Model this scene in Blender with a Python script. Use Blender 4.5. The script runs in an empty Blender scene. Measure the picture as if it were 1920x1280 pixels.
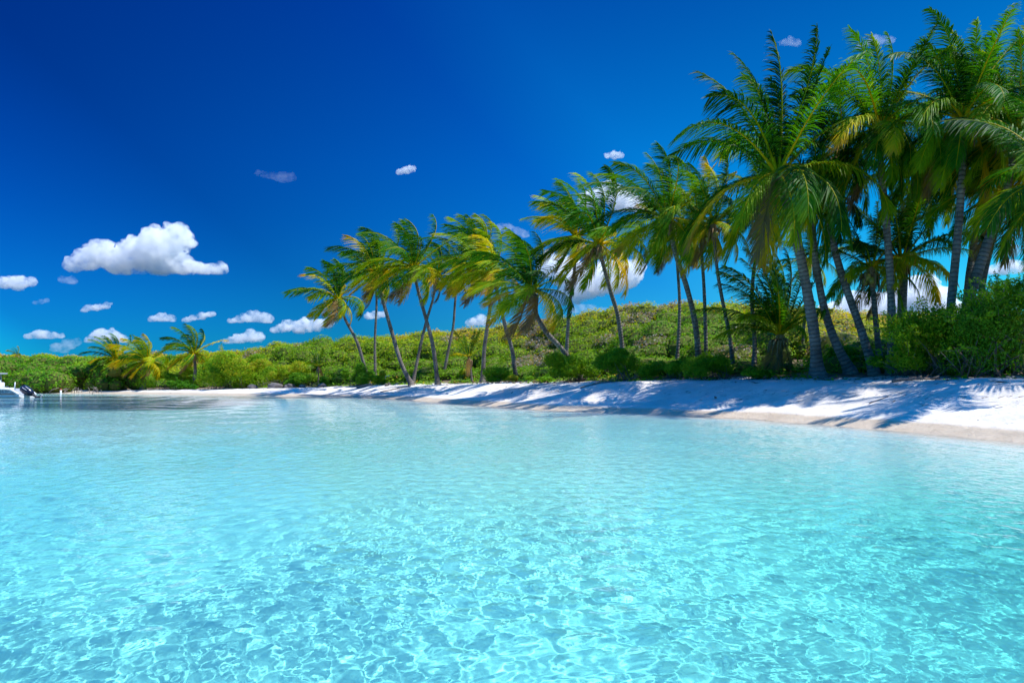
import bpy, math, numpy as np
from mathutils import Vector
sc = bpy.context.scene
rng = np.random.default_rng(7)
PI = math.pi
F0, HZ, CAMZ = 1280.0, 718.0, 1.2          # focal length in photo pixels, horizon row, eye height

def at(px, py, Y):                          # a point at depth Y metres
    return np.array([(px - 960) / F0 * Y, Y, CAMZ + (HZ - py) / F0 * Y])

# ------------------------------------------------------------------ helpers
def link(o, parent=None):
    sc.collection.objects.link(o)
    if parent is not None: o.parent = parent
    return o

def tag(o, label=None, cat=None, group=None, kind=None):
    if label: o['label'] = label
    if cat: o['category'] = cat
    if group: o['group'] = group
    if kind: o['kind'] = kind
    return o

def obj(name, V, F, mats, parent=None, smooth=True, midx=None, attrs=None, origin=None):
    """V (n,3); F list of (m,k) arrays or one array"""
    V = np.asarray(V, np.float64)
    if origin is not None: V = V - np.asarray(origin)[None]
    Fs = F if isinstance(F, list) else [F]
    Fs = [np.asarray(f, np.int32) for f in Fs if len(f)]
    me = bpy.data.meshes.new(name)
    me.vertices.add(len(V)); me.vertices.foreach_set('co', V.astype(np.float32).ravel())
    loops = np.concatenate([f.ravel() for f in Fs])
    tot = np.concatenate([np.full(len(f), f.shape[1], np.int32) for f in Fs])
    st = np.concatenate([[0], np.cumsum(tot)[:-1]]).astype(np.int32)
    me.loops.add(len(loops)); me.loops.foreach_set('vertex_index', loops)
    me.polygons.add(len(tot)); me.polygons.foreach_set('loop_start', st); me.polygons.foreach_set('loop_total', tot)
    if not isinstance(mats, (list, tuple)): mats = [mats]
    for m in mats: me.materials.append(m)
    me.update(calc_edges=True)
    me.polygons.foreach_set('use_smooth', np.full(len(tot), smooth))
    if midx is not None: me.polygons.foreach_set('material_index', np.asarray(midx, np.int32))
    for k, a in (attrs or {}).items():
        a = np.asarray(a, np.float32)
        if a.ndim == 1:
            at_ = me.attributes.new(k, 'FLOAT', 'POINT'); at_.data.foreach_set('value', a)
        else:
            at_ = me.attributes.new(k, 'FLOAT_COLOR', 'POINT')
            at_.data.foreach_set('color', np.concatenate([a, np.ones((len(a), 1), np.float32)], 1).ravel())
    o = bpy.data.objects.new(name, me)
    if origin is not None and parent is None: o.location = origin
    return link(o, parent)

def empty(name, loc, label, cat, group=None):
    o = bpy.data.objects.new(name, None); o.location = loc; o.empty_display_size = .2
    link(o); return tag(o, label, cat, group)

def norm(a): return a / np.maximum(np.linalg.norm(a, axis=-1, keepdims=True), 1e-9)
def sstep(a, b, x):
    t = np.clip((x - a) / (b - a), 0, 1); return t * t * (3 - 2 * t)

def hash2(i, j, s):
    n = (i * 374761393 + j * 668265263 + s * 974634777) & 0xffffffff
    n = ((n ^ (n >> 13)) * 1274126177) & 0xffffffff
    return ((n ^ (n >> 16)) & 0xffff) / 65535.0
def noise(x, y, s=0):
    x = np.asarray(x, float); y = np.asarray(y, float)
    i = np.floor(x).astype(np.int64); j = np.floor(y).astype(np.int64)
    u = x - i; v = y - j; u = u * u * (3 - 2 * u); v = v * v * (3 - 2 * v)
    return ((hash2(i, j, s) * (1 - u) + hash2(i + 1, j, s) * u) * (1 - v)
            + (hash2(i, j + 1, s) * (1 - u) + hash2(i + 1, j + 1, s) * u) * v) * 2 - 1
def fbm(x, y, s=0, o=4):
    r = 0; a = .5
    for k in range(o): r = r + a * noise(x * 2 ** k + 17.3 * k, y * 2 ** k - 9.1 * k, s + k); a *= .5
    return r

class MB:                                   # collects tubes and solids for one mesh
    def __init__(s): s.V = []; s.F = []; s.T = []; s.n = 0
    def add(s, V, F, tone=0.):
        V = np.asarray(V, float); s.V.append(V); s.F.append(np.asarray(F, np.int64) + s.n)
        s.T.append(np.broadcast_to(np.asarray(tone, float), (len(V),))); s.n += len(V)
    def tube(s, P, R, k=6, tone=0., cap=True):
        P = np.asarray(P, float); R = np.broadcast_to(np.asarray(R, float), (len(P),))
        T = norm(np.gradient(P, axis=0))
        ref = np.array([0, 0, 1.]) if abs(T[:, 2]).mean() < .8 else np.array([1., 0, 0])
        A = norm(np.cross(T, ref)); B = np.cross(T, A)
        a = np.arange(k) / k * 2 * PI
        V = P[:, None] + R[:, None, None] * (A[:, None] * np.cos(a)[None, :, None] + B[:, None] * np.sin(a)[None, :, None])
        i = np.arange(len(P) - 1)[:, None] * k; j = np.arange(k)[None]; j2 = (j + 1) % k
        F = np.stack([i + j, i + j2, i + k + j2, i + k + j], -1).reshape(-1, 4)
        V = V.reshape(-1, 3)
        tn = np.repeat(np.broadcast_to(np.asarray(tone, float), (len(P),)), k)
        if cap:
            n = len(V); V = np.concatenate([V, P[:1], P[-1:]]); tn = np.concatenate([tn, tn[:1], tn[-1:]])
            jj = np.arange(k); q = n - k
            F = np.concatenate([F, np.stack([jj, jj, np.full(k, n), (jj + 1) % k], -1)[:, [0, 2, 3, 3]] * 1,
                                np.stack([q + jj, q + (jj + 1) % k, np.full(k, n + 1), np.full(k, n + 1)], -1)])
        s.add(V, F, tn)
    def box(s, c, h, tone=0., rz=0, bev=.12):
        c = np.asarray(c, float); h = np.asarray(h, float); b = min(h) * bev
        V = []
        for zz, ins in ((-1, b), (-1 + b / h[2], 0), (1 - b / h[2], 0), (1, b)):
            for sx, sy in ((-1, -1), (1, -1), (1, 1), (-1, 1)):
                V.append([sx * (h[0] - ins), sy * (h[1] - ins), zz * h[2]])
        V = np.array(V); ca, sa = math.cos(rz), math.sin(rz)
        V = np.stack([V[:, 0] * ca - V[:, 1] * sa, V[:, 0] * sa + V[:, 1] * ca, V[:, 2]], -1) + c
        F = [[3, 2, 1, 0], [12, 13, 14, 15]]
        for l in range(3):
            for k in range(4): F.append([l * 4 + k, l * 4 + (k + 1) % 4, l * 4 + 4 + (k + 1) % 4, l * 4 + 4 + k])
        s.add(V, F, tone)
    def ball(s, c, r, tone=0., lump=0., seed=0, nu=14, nv=9):
        u = np.arange(nu) / nu * 2 * PI; v = np.linspace(-PI / 2, PI / 2, nv)
        D = np.stack([np.cos(v)[:, None] * np.cos(u)[None], np.cos(v)[:, None] * np.sin(u)[None],
                      np.repeat(np.sin(v)[:, None], nu, 1)], -1).reshape(-1, 3)
        f = 1 + lump * fbm(D[:, 0] * 1.7 + seed + D[:, 2], D[:, 1] * 1.7 + D[:, 2] * 1.3, seed)
        V = np.asarray(c) + D * np.asarray(r) * f[:, None]
        i = np.arange(nv - 1)[:, None] * nu; j = np.arange(nu)[None]; j2 = (j + 1) % nu
        s.add(V, np.stack([i + j, i + j2, i + nu + j2, i + nu + j], -1).reshape(-1, 4), tone)
    def arr(s): return np.concatenate(s.V), np.concatenate(s.F), np.concatenate(s.T)
    def build(s, name, mat, parent=None, smooth=True, origin=None):
        V, F, T = s.arr()
        return obj(name, V, F, mat, parent, smooth, attrs={'tone': T}, origin=origin)

# ------------------------------------------------------------------ materials
def mat(name):
    m = bpy.data.materials.new(name); m.use_nodes = True
    return m, m.node_tree, m.node_tree.nodes['Principled BSDF']
def N(nt, t, **kw):
    n = nt.nodes.new('ShaderNode' + t)
    for k, v in kw.items(): setattr(n, k, v)
    return n
def ramp(nt, stops):
    r = N(nt, 'ValToRGB'); e = r.color_ramp.elements
    while len(e) < len(stops): e.new(.5)
    for x, (p, c) in zip(e, stops): x.position = p; x.color = (*c, 1)
    return r
def mth(nt, op, a, b=None, c=None):
    n = N(nt, 'Math', operation=op)
    for i, v in enumerate((a, b, c)):
        if v is None: continue
        if hasattr(v, 'links') or hasattr(v, 'is_linked'): nt.links.new(v, n.inputs[i])
        else: n.inputs[i].default_value = v
    return n.outputs[0]

def plain(name, col, rough=.5, spec=.5, metal=0., bump=0., scale=20.):
    m, nt, b = mat(name)
    b.inputs['Roughness'].default_value = rough; b.inputs['Metallic'].default_value = metal
    b.inputs['Specular IOR Level'].default_value = spec
    tc = N(nt, 'TexCoord'); nz = N(nt, 'TexNoise'); nz.inputs['Scale'].default_value = scale; nz.inputs['Detail'].default_value = 5
    nt.links.new(tc.outputs['Object'], nz.inputs['Vector'])
    r = ramp(nt, [(.3, [c * .82 for c in col]), (.7, [min(1, c * 1.12) for c in col])])
    nt.links.new(nz.outputs['Fac'], r.inputs[0]); nt.links.new(r.outputs[0], b.inputs['Base Color'])
    if bump:
        bp = N(nt, 'Bump'); bp.inputs['Strength'].default_value = bump; bp.inputs['Distance'].default_value = .03
        nt.links.new(nz.outputs['Fac'], bp.inputs['Height']); nt.links.new(bp.outputs[0], b.inputs['Normal'])
    return m

def leafmat(name, stops, trans=.45, rough=.42, tgain=(1.5, 1.35, .6), spec=.5):
    m, nt, b = mat(name)
    a = N(nt, 'Attribute', attribute_name='tone')
    tc = N(nt, 'TexCoord'); nz = N(nt, 'TexNoise'); nz.inputs['Scale'].default_value = 2.2; nz.inputs['Detail'].default_value = 3
    nt.links.new(tc.outputs['Object'], nz.inputs['Vector'])
    t = mth(nt, 'MULTIPLY_ADD', mth(nt, 'SUBTRACT', nz.outputs['Fac'], .5), .22, a.outputs['Fac'])
    r = ramp(nt, stops); nt.links.new(t, r.inputs[0])
    nt.links.new(r.outputs[0], b.inputs['Base Color'])
    b.inputs['Roughness'].default_value = rough; b.inputs['Specular IOR Level'].default_value = spec
    tr = N(nt, 'BsdfTranslucent')
    g = N(nt, 'Mix', data_type='RGBA', blend_type='MULTIPLY'); g.inputs['Factor'].default_value = 1
    nt.links.new(r.outputs[0], g.inputs['A']); g.inputs['B'].default_value = (*tgain, 1)
    nt.links.new(g.outputs['Result'], tr.inputs[0])
    mx = N(nt, 'MixShader'); mx.inputs[0].default_value = trans
    nt.links.new(b.outputs[0], mx.inputs[1]); nt.links.new(tr.outputs[0], mx.inputs[2])
    nt.links.new(mx.outputs[0], nt.nodes['Material Output'].inputs['Surface'])
    return m

M = {}
M['palm_leaf'] = leafmat('palm_leaf', [(0, (.004, .045, .003)), (.25, (.045, .195, .003)), (.5, (.26, .39, .003)), (.68, (.66, .50, .004)),
                                       (.84, (.46, .27, .03)), (1, (.24, .16, .09))], .45, rough=.5, spec=.14, tgain=(1.35, 1.15, .6))
M['bush_leaf'] = leafmat('bush_leaf', [(0, (.016, .095, .005)), (.4, (.085, .27, .006)), (.7, (.25, .42, .006)), (.88, (.42, .36, .012)),
                                       (1, (.30, .17, .05))], .42, rough=.6, spec=.2)
M['scrub_leaf'] = leafmat('scrub_leaf', [(0, (.05, .20, .006)), (.35, (.18, .33, .006)), (.55, (.36, .40, .008)), (.72, (.58, .45, .012)),
                                         (.82, (.42, .22, .04)), (.9, (.20, .16, .12)), (1, (.34, .30, .27))], .35, rough=.65, spec=.15)
M['twig'] = plain('twig', (.17, .14, .12), .9, .2)
M['dry_fibre'] = plain('dry_fibre', (.28, .18, .10), .9, .2, bump=.6, scale=30)
M['dead_leaf'] = plain('dead_leaf', (.13, .075, .045), .9, .2, scale=3)
M['coconut'] = plain('coconut', (.30, .26, .05), .4, .4, scale=6)
M['white_paint'] = plain('white_paint', (.80, .81, .82), .3, .5, scale=2)
M['grey_paint'] = plain('grey_paint', (.42, .46, .50), .4, .5, scale=2)
M['black_gloss'] = plain('black_gloss', (.012, .016, .035), .22, .5, scale=4)
M['dark_rubber'] = plain('dark_rubber', (.06, .06, .065), .7, .3, scale=4)
M['metal'] = plain('metal', (.6, .6, .62), .3, .5, .9)
M['red_paint'] = plain('red_paint', (.45, .03, .03), .5)
M['sea_green'] = plain('sea_green', (.10, .38, .40), .4)
M['rock'] = plain('rock', (.15, .135, .13), .9, .2, bump=1., scale=6)
M['driftwood'] = plain('driftwood', (.20, .17, .15), .9, .2, bump=.6, scale=15)
M['text_paint'] = plain('text_paint', (.03, .07, .09), .5)

def trunk_mat():
    m, nt, b = mat('palm_bark')
    a = N(nt, 'Attribute', attribute_name='tone')                     # metres along the trunk
    tc = N(nt, 'TexCoord'); nz = N(nt, 'TexNoise'); nz.inputs['Scale'].default_value = 3; nz.inputs['Detail'].default_value = 6
    nt.links.new(tc.outputs['Object'], nz.inputs['Vector'])
    ph = mth(nt, 'MULTIPLY_ADD', nz.outputs['Fac'], 6.5, mth(nt, 'MULTIPLY', a.outputs['Fac'], 2 * PI / .17))
    w = mth(nt, 'SINE', ph)
    sharp = mth(nt, 'POWER', mth(nt, 'MULTIPLY_ADD', w, .5, .5), 4.)
    n2 = N(nt, 'TexNoise'); n2.inputs['Scale'].default_value = 1.3; n2.inputs['Detail'].default_value = 8
    nt.links.new(tc.outputs['Object'], n2.inputs['Vector'])
    r = ramp(nt, [(.3, (.11, .092, .08)), (.55, (.20, .175, .155)), (.75, (.32, .285, .25))])
    nt.links.new(n2.outputs['Fac'], r.inputs[0])
    mx = N(nt, 'Mix', data_type='RGBA', blend_type='MIX')
    nt.links.new(mth(nt, 'MULTIPLY', sharp, .5), mx.inputs['Factor'])
    nt.links.new(r.outputs[0], mx.inputs['A']); mx.inputs['B'].default_value = (.07, .055, .045, 1)
    nt.links.new(mx.outputs['Result'], b.inputs['Base Color'])
    b.inputs['Roughness'].default_value = .9; b.inputs['Specular IOR Level'].default_value = .2
    bp = N(nt, 'Bump'); bp.inputs['Strength'].default_value = .8; bp.inputs['Distance'].default_value = .04
    nt.links.new(mth(nt, 'SUBTRACT', nz.outputs['Fac'], sharp), bp.inputs['Height']); nt.links.new(bp.outputs[0], b.inputs['Normal'])
    return m
M['bark'] = trunk_mat()

# ------------------------------------------------------------------ sun, sky
EL, AZ = math.radians(64), math.radians(-8)                           # sun at the right, a little behind the palms
SUN = Vector((math.cos(EL) * math.cos(AZ), math.cos(EL) * math.sin(AZ), math.sin(EL)))
L = bpy.data.lights.new('sun', 'SUN'); L.energy = 5.0; L.angle = math.radians(.5); L.color = (1, .965, .9)
lo = link(bpy.data.objects.new('sun', L)); lo.rotation_euler = SUN.to_track_quat('Z', 'Y').to_euler(); lo.location = (60, 20, 80)
L.cycles.is_caustics_light = True
w = bpy.data.worlds.new('World'); sc.world = w; w.use_nodes = True; nt = w.node_tree
sky = N(nt, 'TexSky', sky_type='NISHITA', sun_disc=False, sun_elevation=EL, sun_rotation=PI / 2 - AZ)
sky.air_density = 1.0; sky.dust_density = .3; sky.ozone_density = 4.
gm = N(nt, 'Gamma'); gm.inputs[1].default_value = 1.35                 # polarised, contrasty sky
sc_ = N(nt, 'VectorMath', operation='SCALE'); sc_.inputs['Scale'].default_value = .1
nt.links.new(sky.outputs[0], sc_.inputs[0]); nt.links.new(sc_.outputs[0], gm.inputs[0])
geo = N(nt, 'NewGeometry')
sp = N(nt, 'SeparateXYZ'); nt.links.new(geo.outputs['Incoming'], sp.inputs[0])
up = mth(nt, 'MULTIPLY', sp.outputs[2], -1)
# polarising filter: takes the red out, deepens the visible blue; unseen sky is brightened as added fill
fr = ramp(nt, [(0, (.05, .22, .34)), (.12, (.03, .20, .35)), (.22, (.004, .165, .36)), (.3, (.001, .145, .365)), (.5, (.0005, .085, .32)), (.6, (.001, .13, .45)), (.74, (.004, .42, 1.1)), (1, (.012, .62, 1.5))])  # last stops: zenith above the frame brightened, added fill for the shade
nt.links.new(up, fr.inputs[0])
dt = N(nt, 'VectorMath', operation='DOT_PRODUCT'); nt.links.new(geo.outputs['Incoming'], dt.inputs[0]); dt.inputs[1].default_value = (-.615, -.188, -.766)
fd = ramp(nt, [(0, (.1, .9, 1.)), (.34, (.06, .7, .75)), (.425, (.03, .26, .36)), (.55, (.04, .25, .29)), (.71, (.3, .53, .45)), (.76, (.75, .84, .52)), (.9, (.3, .9, .45))])  # first stops: unseen sky opposite the sun raised as added fill
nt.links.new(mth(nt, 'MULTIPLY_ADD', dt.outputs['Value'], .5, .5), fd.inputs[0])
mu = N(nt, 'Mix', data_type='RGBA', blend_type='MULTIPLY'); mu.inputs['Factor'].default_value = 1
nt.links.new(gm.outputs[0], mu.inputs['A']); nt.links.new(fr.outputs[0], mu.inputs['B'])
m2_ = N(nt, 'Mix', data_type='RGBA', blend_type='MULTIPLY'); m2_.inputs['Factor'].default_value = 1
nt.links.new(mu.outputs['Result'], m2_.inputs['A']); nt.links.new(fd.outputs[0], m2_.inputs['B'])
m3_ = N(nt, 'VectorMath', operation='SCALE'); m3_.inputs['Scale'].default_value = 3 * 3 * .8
nt.links.new(m2_.outputs['Result'], m3_.inputs[0])
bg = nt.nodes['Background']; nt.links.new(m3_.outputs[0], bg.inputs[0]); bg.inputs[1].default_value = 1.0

# ------------------------------------------------------------------ land
SH = np.array([(20, -400), (16, -60), (11.6, -10), (10.7, 6), (10.3, 13.5), (9.95, 15.4), (9.8, 16.9), (9.25, 18.5), (8.9, 19.95), (7.87, 22.9),
               (6.5, 24.4), (5.0, 26.5), (3.1, 28.4), (.96, 30.7), (-.26, 33.4), (-1.7, 36.6), (-3.5, 40.4), (-5.6, 45), (-8.4, 51), (-11.1, 55),
               (-16.9, 60), (-24, 64.5), (-36, 71), (-45.7, 77), (-54, 80), (-62, 81), (-120, 80), (-420, 120)], float)
def inland(x, y):
    """signed distance from the waterline, positive on land"""
    x = np.asarray(x, float); y = np.asarray(y, float); best = np.full(x.shape, 1e9); sign = np.ones(x.shape)
    for a, b in zip(SH[:-1], SH[1:]):
        d = b - a; t = np.clip(((x - a[0]) * d[0] + (y - a[1]) * d[1]) / (d @ d), 0, 1)
        qx = a[0] + t * d[0] - x; qy = a[1] + t * d[1] - y; D = np.hypot(qx, qy)
        cr = d[0] * (y - a[1]) - d[1] * (x - a[0]); u = D < best
        best = np.where(u, D, best); sign = np.where(u, np.where(cr < 0, 1., -1.), sign)
    return best * sign
RID = np.array([(-600, 668, 118), (-200, 668, 115), (0, 669, 110), (170, 668, 110), (300, 664, 108), (430, 660, 100), (480, 648, 92), (520, 641, 88),
                (600, 633, 85), (750, 631, 80), (900, 622, 78), (1000, 612, 70), (1060, 603, 64), (1150, 584, 58), (1230, 574, 52), (1300, 580, 50),
                (1400, 590, 50), (1500, 600, 52), (1600, 608, 55), (1700, 612, 58), (1900, 614, 60), (2300, 620, 60)], float)
def ground(x, y):
    x = np.asarray(x, float); y = np.asarray(y, float); s = inland(x, y)
    b = np.interp(x, [-60, -40, -24, -10, 0, 8, 30], [.4, .45, .75, 1.2, 1.3, 1.5, 1.5])
    q = np.clip(s, 0, None) / 5.8
    beach = b * (q / (1 + q ** 5) ** .2) * (1 - .12 * np.sin(np.clip(q, 0, 1) * 2 * PI)) + (.09 * fbm(x * .35, y * .35, 3) + .05 * fbm(x * 1.6, y * 1.6, 13)) * sstep(.4, 3, s)
    beach = beach + .12 * sstep(6, 10, s)
    sea = -(np.interp(x, [-8, 3], [.10, .22]) * np.clip(-s, 0, 3) + .30 * sstep(2, 8, -s) + .45 * sstep(12, 36, -s) + .75 * np.exp(-((x - 4.6) ** 2 / 8 + (y - 4.5) ** 2 / 16))
            + .60 * np.exp(-((x + 6) ** 2 / 14 + (y - 7) ** 2 / 50)) + .42 * sstep(10, 3, y)) + .05 * fbm(x * .35, y * .35, 11) * sstep(1, 6, -s)
    yy = np.maximum(y, 1.); px = 960 + F0 * x / yy
    e = (HZ - np.interp(px, RID[:, 0], RID[:, 1])) / F0; D = np.interp(px, RID[:, 0], RID[:, 2])
    zr = CAMZ + e * D - 1.0
    rad = yy
    t = sstep(0, 1, (s - 6) / np.maximum(6., (D - rad) + (s - 6)))
    hill = (zr - 1.5) * t * (1 + .0 * s)
    hill = np.where(rad > D, (zr - 1.5) * (1 - .5 * sstep(0, 60, rad - D)), hill) * sstep(6, 14, s)
    hill = hill + .45 * fbm(x * .09, y * .09, 5) * sstep(8, 20, s)
    return np.where(s > 0, beach + np.where(y > 12, hill, 0), sea)

def seagrass(x, y):
    s = inland(x, y)
    f = sstep(15, 18.5, -x + 3 * noise(x * .12, y * .25, 2)) * sstep(24.5, 27.5, y + 2 * noise(x * .1, y * .2, 4) - .25 * (x + 22)) * sstep(66, 60, y) * sstep(-1.5, -4, s)
    bar = sstep(.15, .45, noise(x * .03 + 3, y * .20 + .4, 8))
    return f * (1 - .6 * bar)

def terrain():
    xs = np.concatenate([np.linspace(-420, -130, 25)[:-1], np.linspace(-130, -60, 80)[:-1], np.linspace(-60, 24, 330)[:-1], np.linspace(24, 60, 50)[:-1], np.linspace(60, 420, 25)])
    ys = np.concatenate([np.linspace(-120, 0, 30)[:-1], np.linspace(0, 12, 50)[:-1], np.linspace(12, 45, 190)[:-1], np.linspace(45, 125, 200)[:-1], np.linspace(125, 600, 40)])
    X, Y = np.meshgrid(xs, ys); Z = ground(X, Y); s = inland(X, Y)
    idx = np.arange(X.size).reshape(X.shape)
    F = np.stack([idx[:-1, :-1], idx[:-1, 1:], idx[1:, 1:], idx[1:, :-1]], -1).reshape(-1, 4)
    V = np.stack([X, Y, Z], -1).reshape(-1, 3)
    veg = 6.5 + 1.6 * fbm(X * .4, Y * .4, 21)
    soil = sstep(-.6, 1.2, s - veg).ravel()
    cen = (s.ravel()[F].mean(1)); back = cen > 9.5
    at_ = {'soil': soil, 'grass_patch': seagrass(X, Y).ravel()}
    def sub(m):
        Fm = F[m]; u, inv = np.unique(Fm, return_inverse=True)
        return V[u], inv.reshape(Fm.shape), {k: a[u] for k, a in at_.items()}
    m, nt, b = mat('sand')
    geo = N(nt, 'NewGeometry'); sp = N(nt, 'SeparateXYZ'); nt.links.new(geo.outputs['Position'], sp.inputs[0])
    def nz(scale, det=6, rough=.6):
        n = N(nt, 'TexNoise'); n.inputs['Scale'].default_value = scale; n.inputs['Detail'].default_value = det; n.inputs['Roughness'].default_value = rough
        nt.links.new(geo.outputs['Position'], n.inputs['Vector']); return n.outputs['Fac']
    r = ramp(nt, [(.3, (.57, .52, .465)), (.7, (.72, .68, .63))]); nt.links.new(nz(1.2), r.inputs[0])
    uw = N(nt, 'MapRange'); uw.inputs['From Min'].default_value = -.05; uw.inputs['From Max'].default_value = -.25; nt.links.new(sp.outputs[2], uw.inputs['Value'])
    m0 = N(nt, 'Mix', data_type='RGBA'); nt.links.new(uw.outputs[0], m0.inputs['Factor']); nt.links.new(r.outputs[0], m0.inputs['A']); m0.inputs['B'].default_value = (.73, .75, .70, 1)
    wet = mth(nt, 'MULTIPLY_ADD', nz(.5), .12, sp.outputs[2])          # a wet band just above the water
    wr = N(nt, 'MapRange'); wr.interpolation_type = 'SMOOTHSTEP'
    wr.inputs['From Min'].default_value = .22; wr.inputs['From Max'].default_value = .30; wr.inputs['To Min'].default_value = 1; wr.inputs['To Max'].default_value = 0
    nt.links.new(wet, wr.inputs['Value'])
    ub = N(nt, 'MapRange'); ub.inputs['From Min'].default_value = -.15; ub.inputs['From Max'].default_value = .0; nt.links.new(sp.outputs[2], ub.inputs['Value'])
    wf = mth(nt, 'MULTIPLY', wr.outputs[0], ub.outputs[0])
    m1 = N(nt, 'Mix', data_type='RGBA', blend_type='MULTIPLY'); nt.links.new(wf, m1.inputs['Factor'])
    nt.links.new(m0.outputs['Result'], m1.inputs['A']); m1.inputs['B'].default_value = (.78, .68, .56, 1)
    # brown flecks of dry wrack lying in broken lines
    mp = N(nt, 'Mapping'); mp.inputs['Scale'].default_value = (1.6, 3.4, 1.); nt.links.new(geo.outputs['Position'], mp.inputs[0])
    wv = N(nt, 'TexNoise'); wv.inputs['Scale'].default_value = 2.6; wv.inputs['Detail'].default_value = 4; wv.inputs['Roughness'].default_value = .6; nt.links.new(mp.outputs[0], wv.inputs['Vector'])
    fl = N(nt, 'MapRange'); fl.inputs['From Min'].default_value = .585; fl.inputs['From Max'].default_value = .615; nt.links.new(wv.outputs['Fac'], fl.inputs['Value'])
    band = mth(nt, 'SINE', mth(nt, 'MULTIPLY_ADD', nz(.7, 3), 7., mth(nt, 'MULTIPLY', sp.outputs[2], 13.)))
    bm = N(nt, 'MapRange'); bm.inputs['From Min'].default_value = .15; bm.inputs['From Max'].default_value = .7; nt.links.new(band, bm.inputs['Value'])
    hgt = N(nt, 'MapRange'); hgt.inputs['From Min'].default_value = .32; hgt.inputs['From Max'].default_value = .55; nt.links.new(sp.outputs[2], hgt.inputs['Value'])
    m2 = N(nt, 'Mix', data_type='RGBA'); nt.links.new(mth(nt, 'MULTIPLY', mth(nt, 'MULTIPLY', fl.outputs[0], bm.outputs[0]), mth(nt, 'MULTIPLY', hgt.outputs[0], .8)), m2.inputs['Factor'])
    nt.links.new(m1.outputs['Result'], m2.inputs['A']); m2.inputs['B'].default_value = (.17, .12, .085, 1)
    so = N(nt, 'Attribute', attribute_name='soil')
    r2 = ramp(nt, [(.35, (.09, .06, .035)), (.6, (.22, .17, .11))]); nt.links.new(nz(2.5), r2.inputs[0])
    m3 = N(nt, 'Mix', data_type='RGBA'); sf = N(nt, 'MapRange'); sf.inputs['From Min'].default_value = .35; sf.inputs['From Max'].default_value = .65
    nt.links.new(mth(nt, 'MULTIPLY_ADD', mth(nt, 'SUBTRACT', nz(3.), .5), 1.2, so.outputs['Fac']), sf.inputs['Value'])
    nt.links.new(sf.outputs[0], m3.inputs['Factor']); nt.links.new(m2.outputs['Result'], m3.inputs['A']); nt.links.new(r2.outputs[0], m3.inputs['B'])
    sg = N(nt, 'Attribute', attribute_name='grass_patch'); m4 = N(nt, 'Mix', data_type='RGBA')
    nt.links.new(mth(nt, 'MULTIPLY', sg.outputs['Fac'], .93), m4.inputs['Factor']); nt.links.new(m3.outputs['Result'], m4.inputs['A']); m4.inputs['B'].default_value = (.05, .09, .10, 1)
    nt.links.new(m4.outputs['Result'], b.inputs['Base Color'])
    rg = N(nt, 'MapRange'); rg.inputs['To Min'].default_value = .95; rg.inputs['To Max'].default_value = .45; nt.links.new(wf, rg.inputs['Value'])
    nt.links.new(rg.outputs[0], b.inputs['Roughness']); b.inputs['Specular IOR Level'].default_value = .25
    bp = N(nt, 'Bump'); bp.inputs['Strength'].default_value = .7; bp.inputs['Distance'].default_value = .16
    nt.links.new(mth(nt, 'ADD', nz(1.6, 4), mth(nt, 'MULTIPLY', nz(9, 5, .7), .25)), bp.inputs['Height']); nt.links.new(bp.outputs[0], b.inputs['Normal'])
    Vb, Fb, ab = sub(~back); o = obj('beach', Vb, Fb, m, attrs=ab); tag(o, kind='structure'); o.cycles.is_caustics_receiver = True
    Vh, Fh, ah = sub(back); o = obj('hill', Vh, Fh, m, attrs=ah); tag(o, kind='structure')
terrain()

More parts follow.
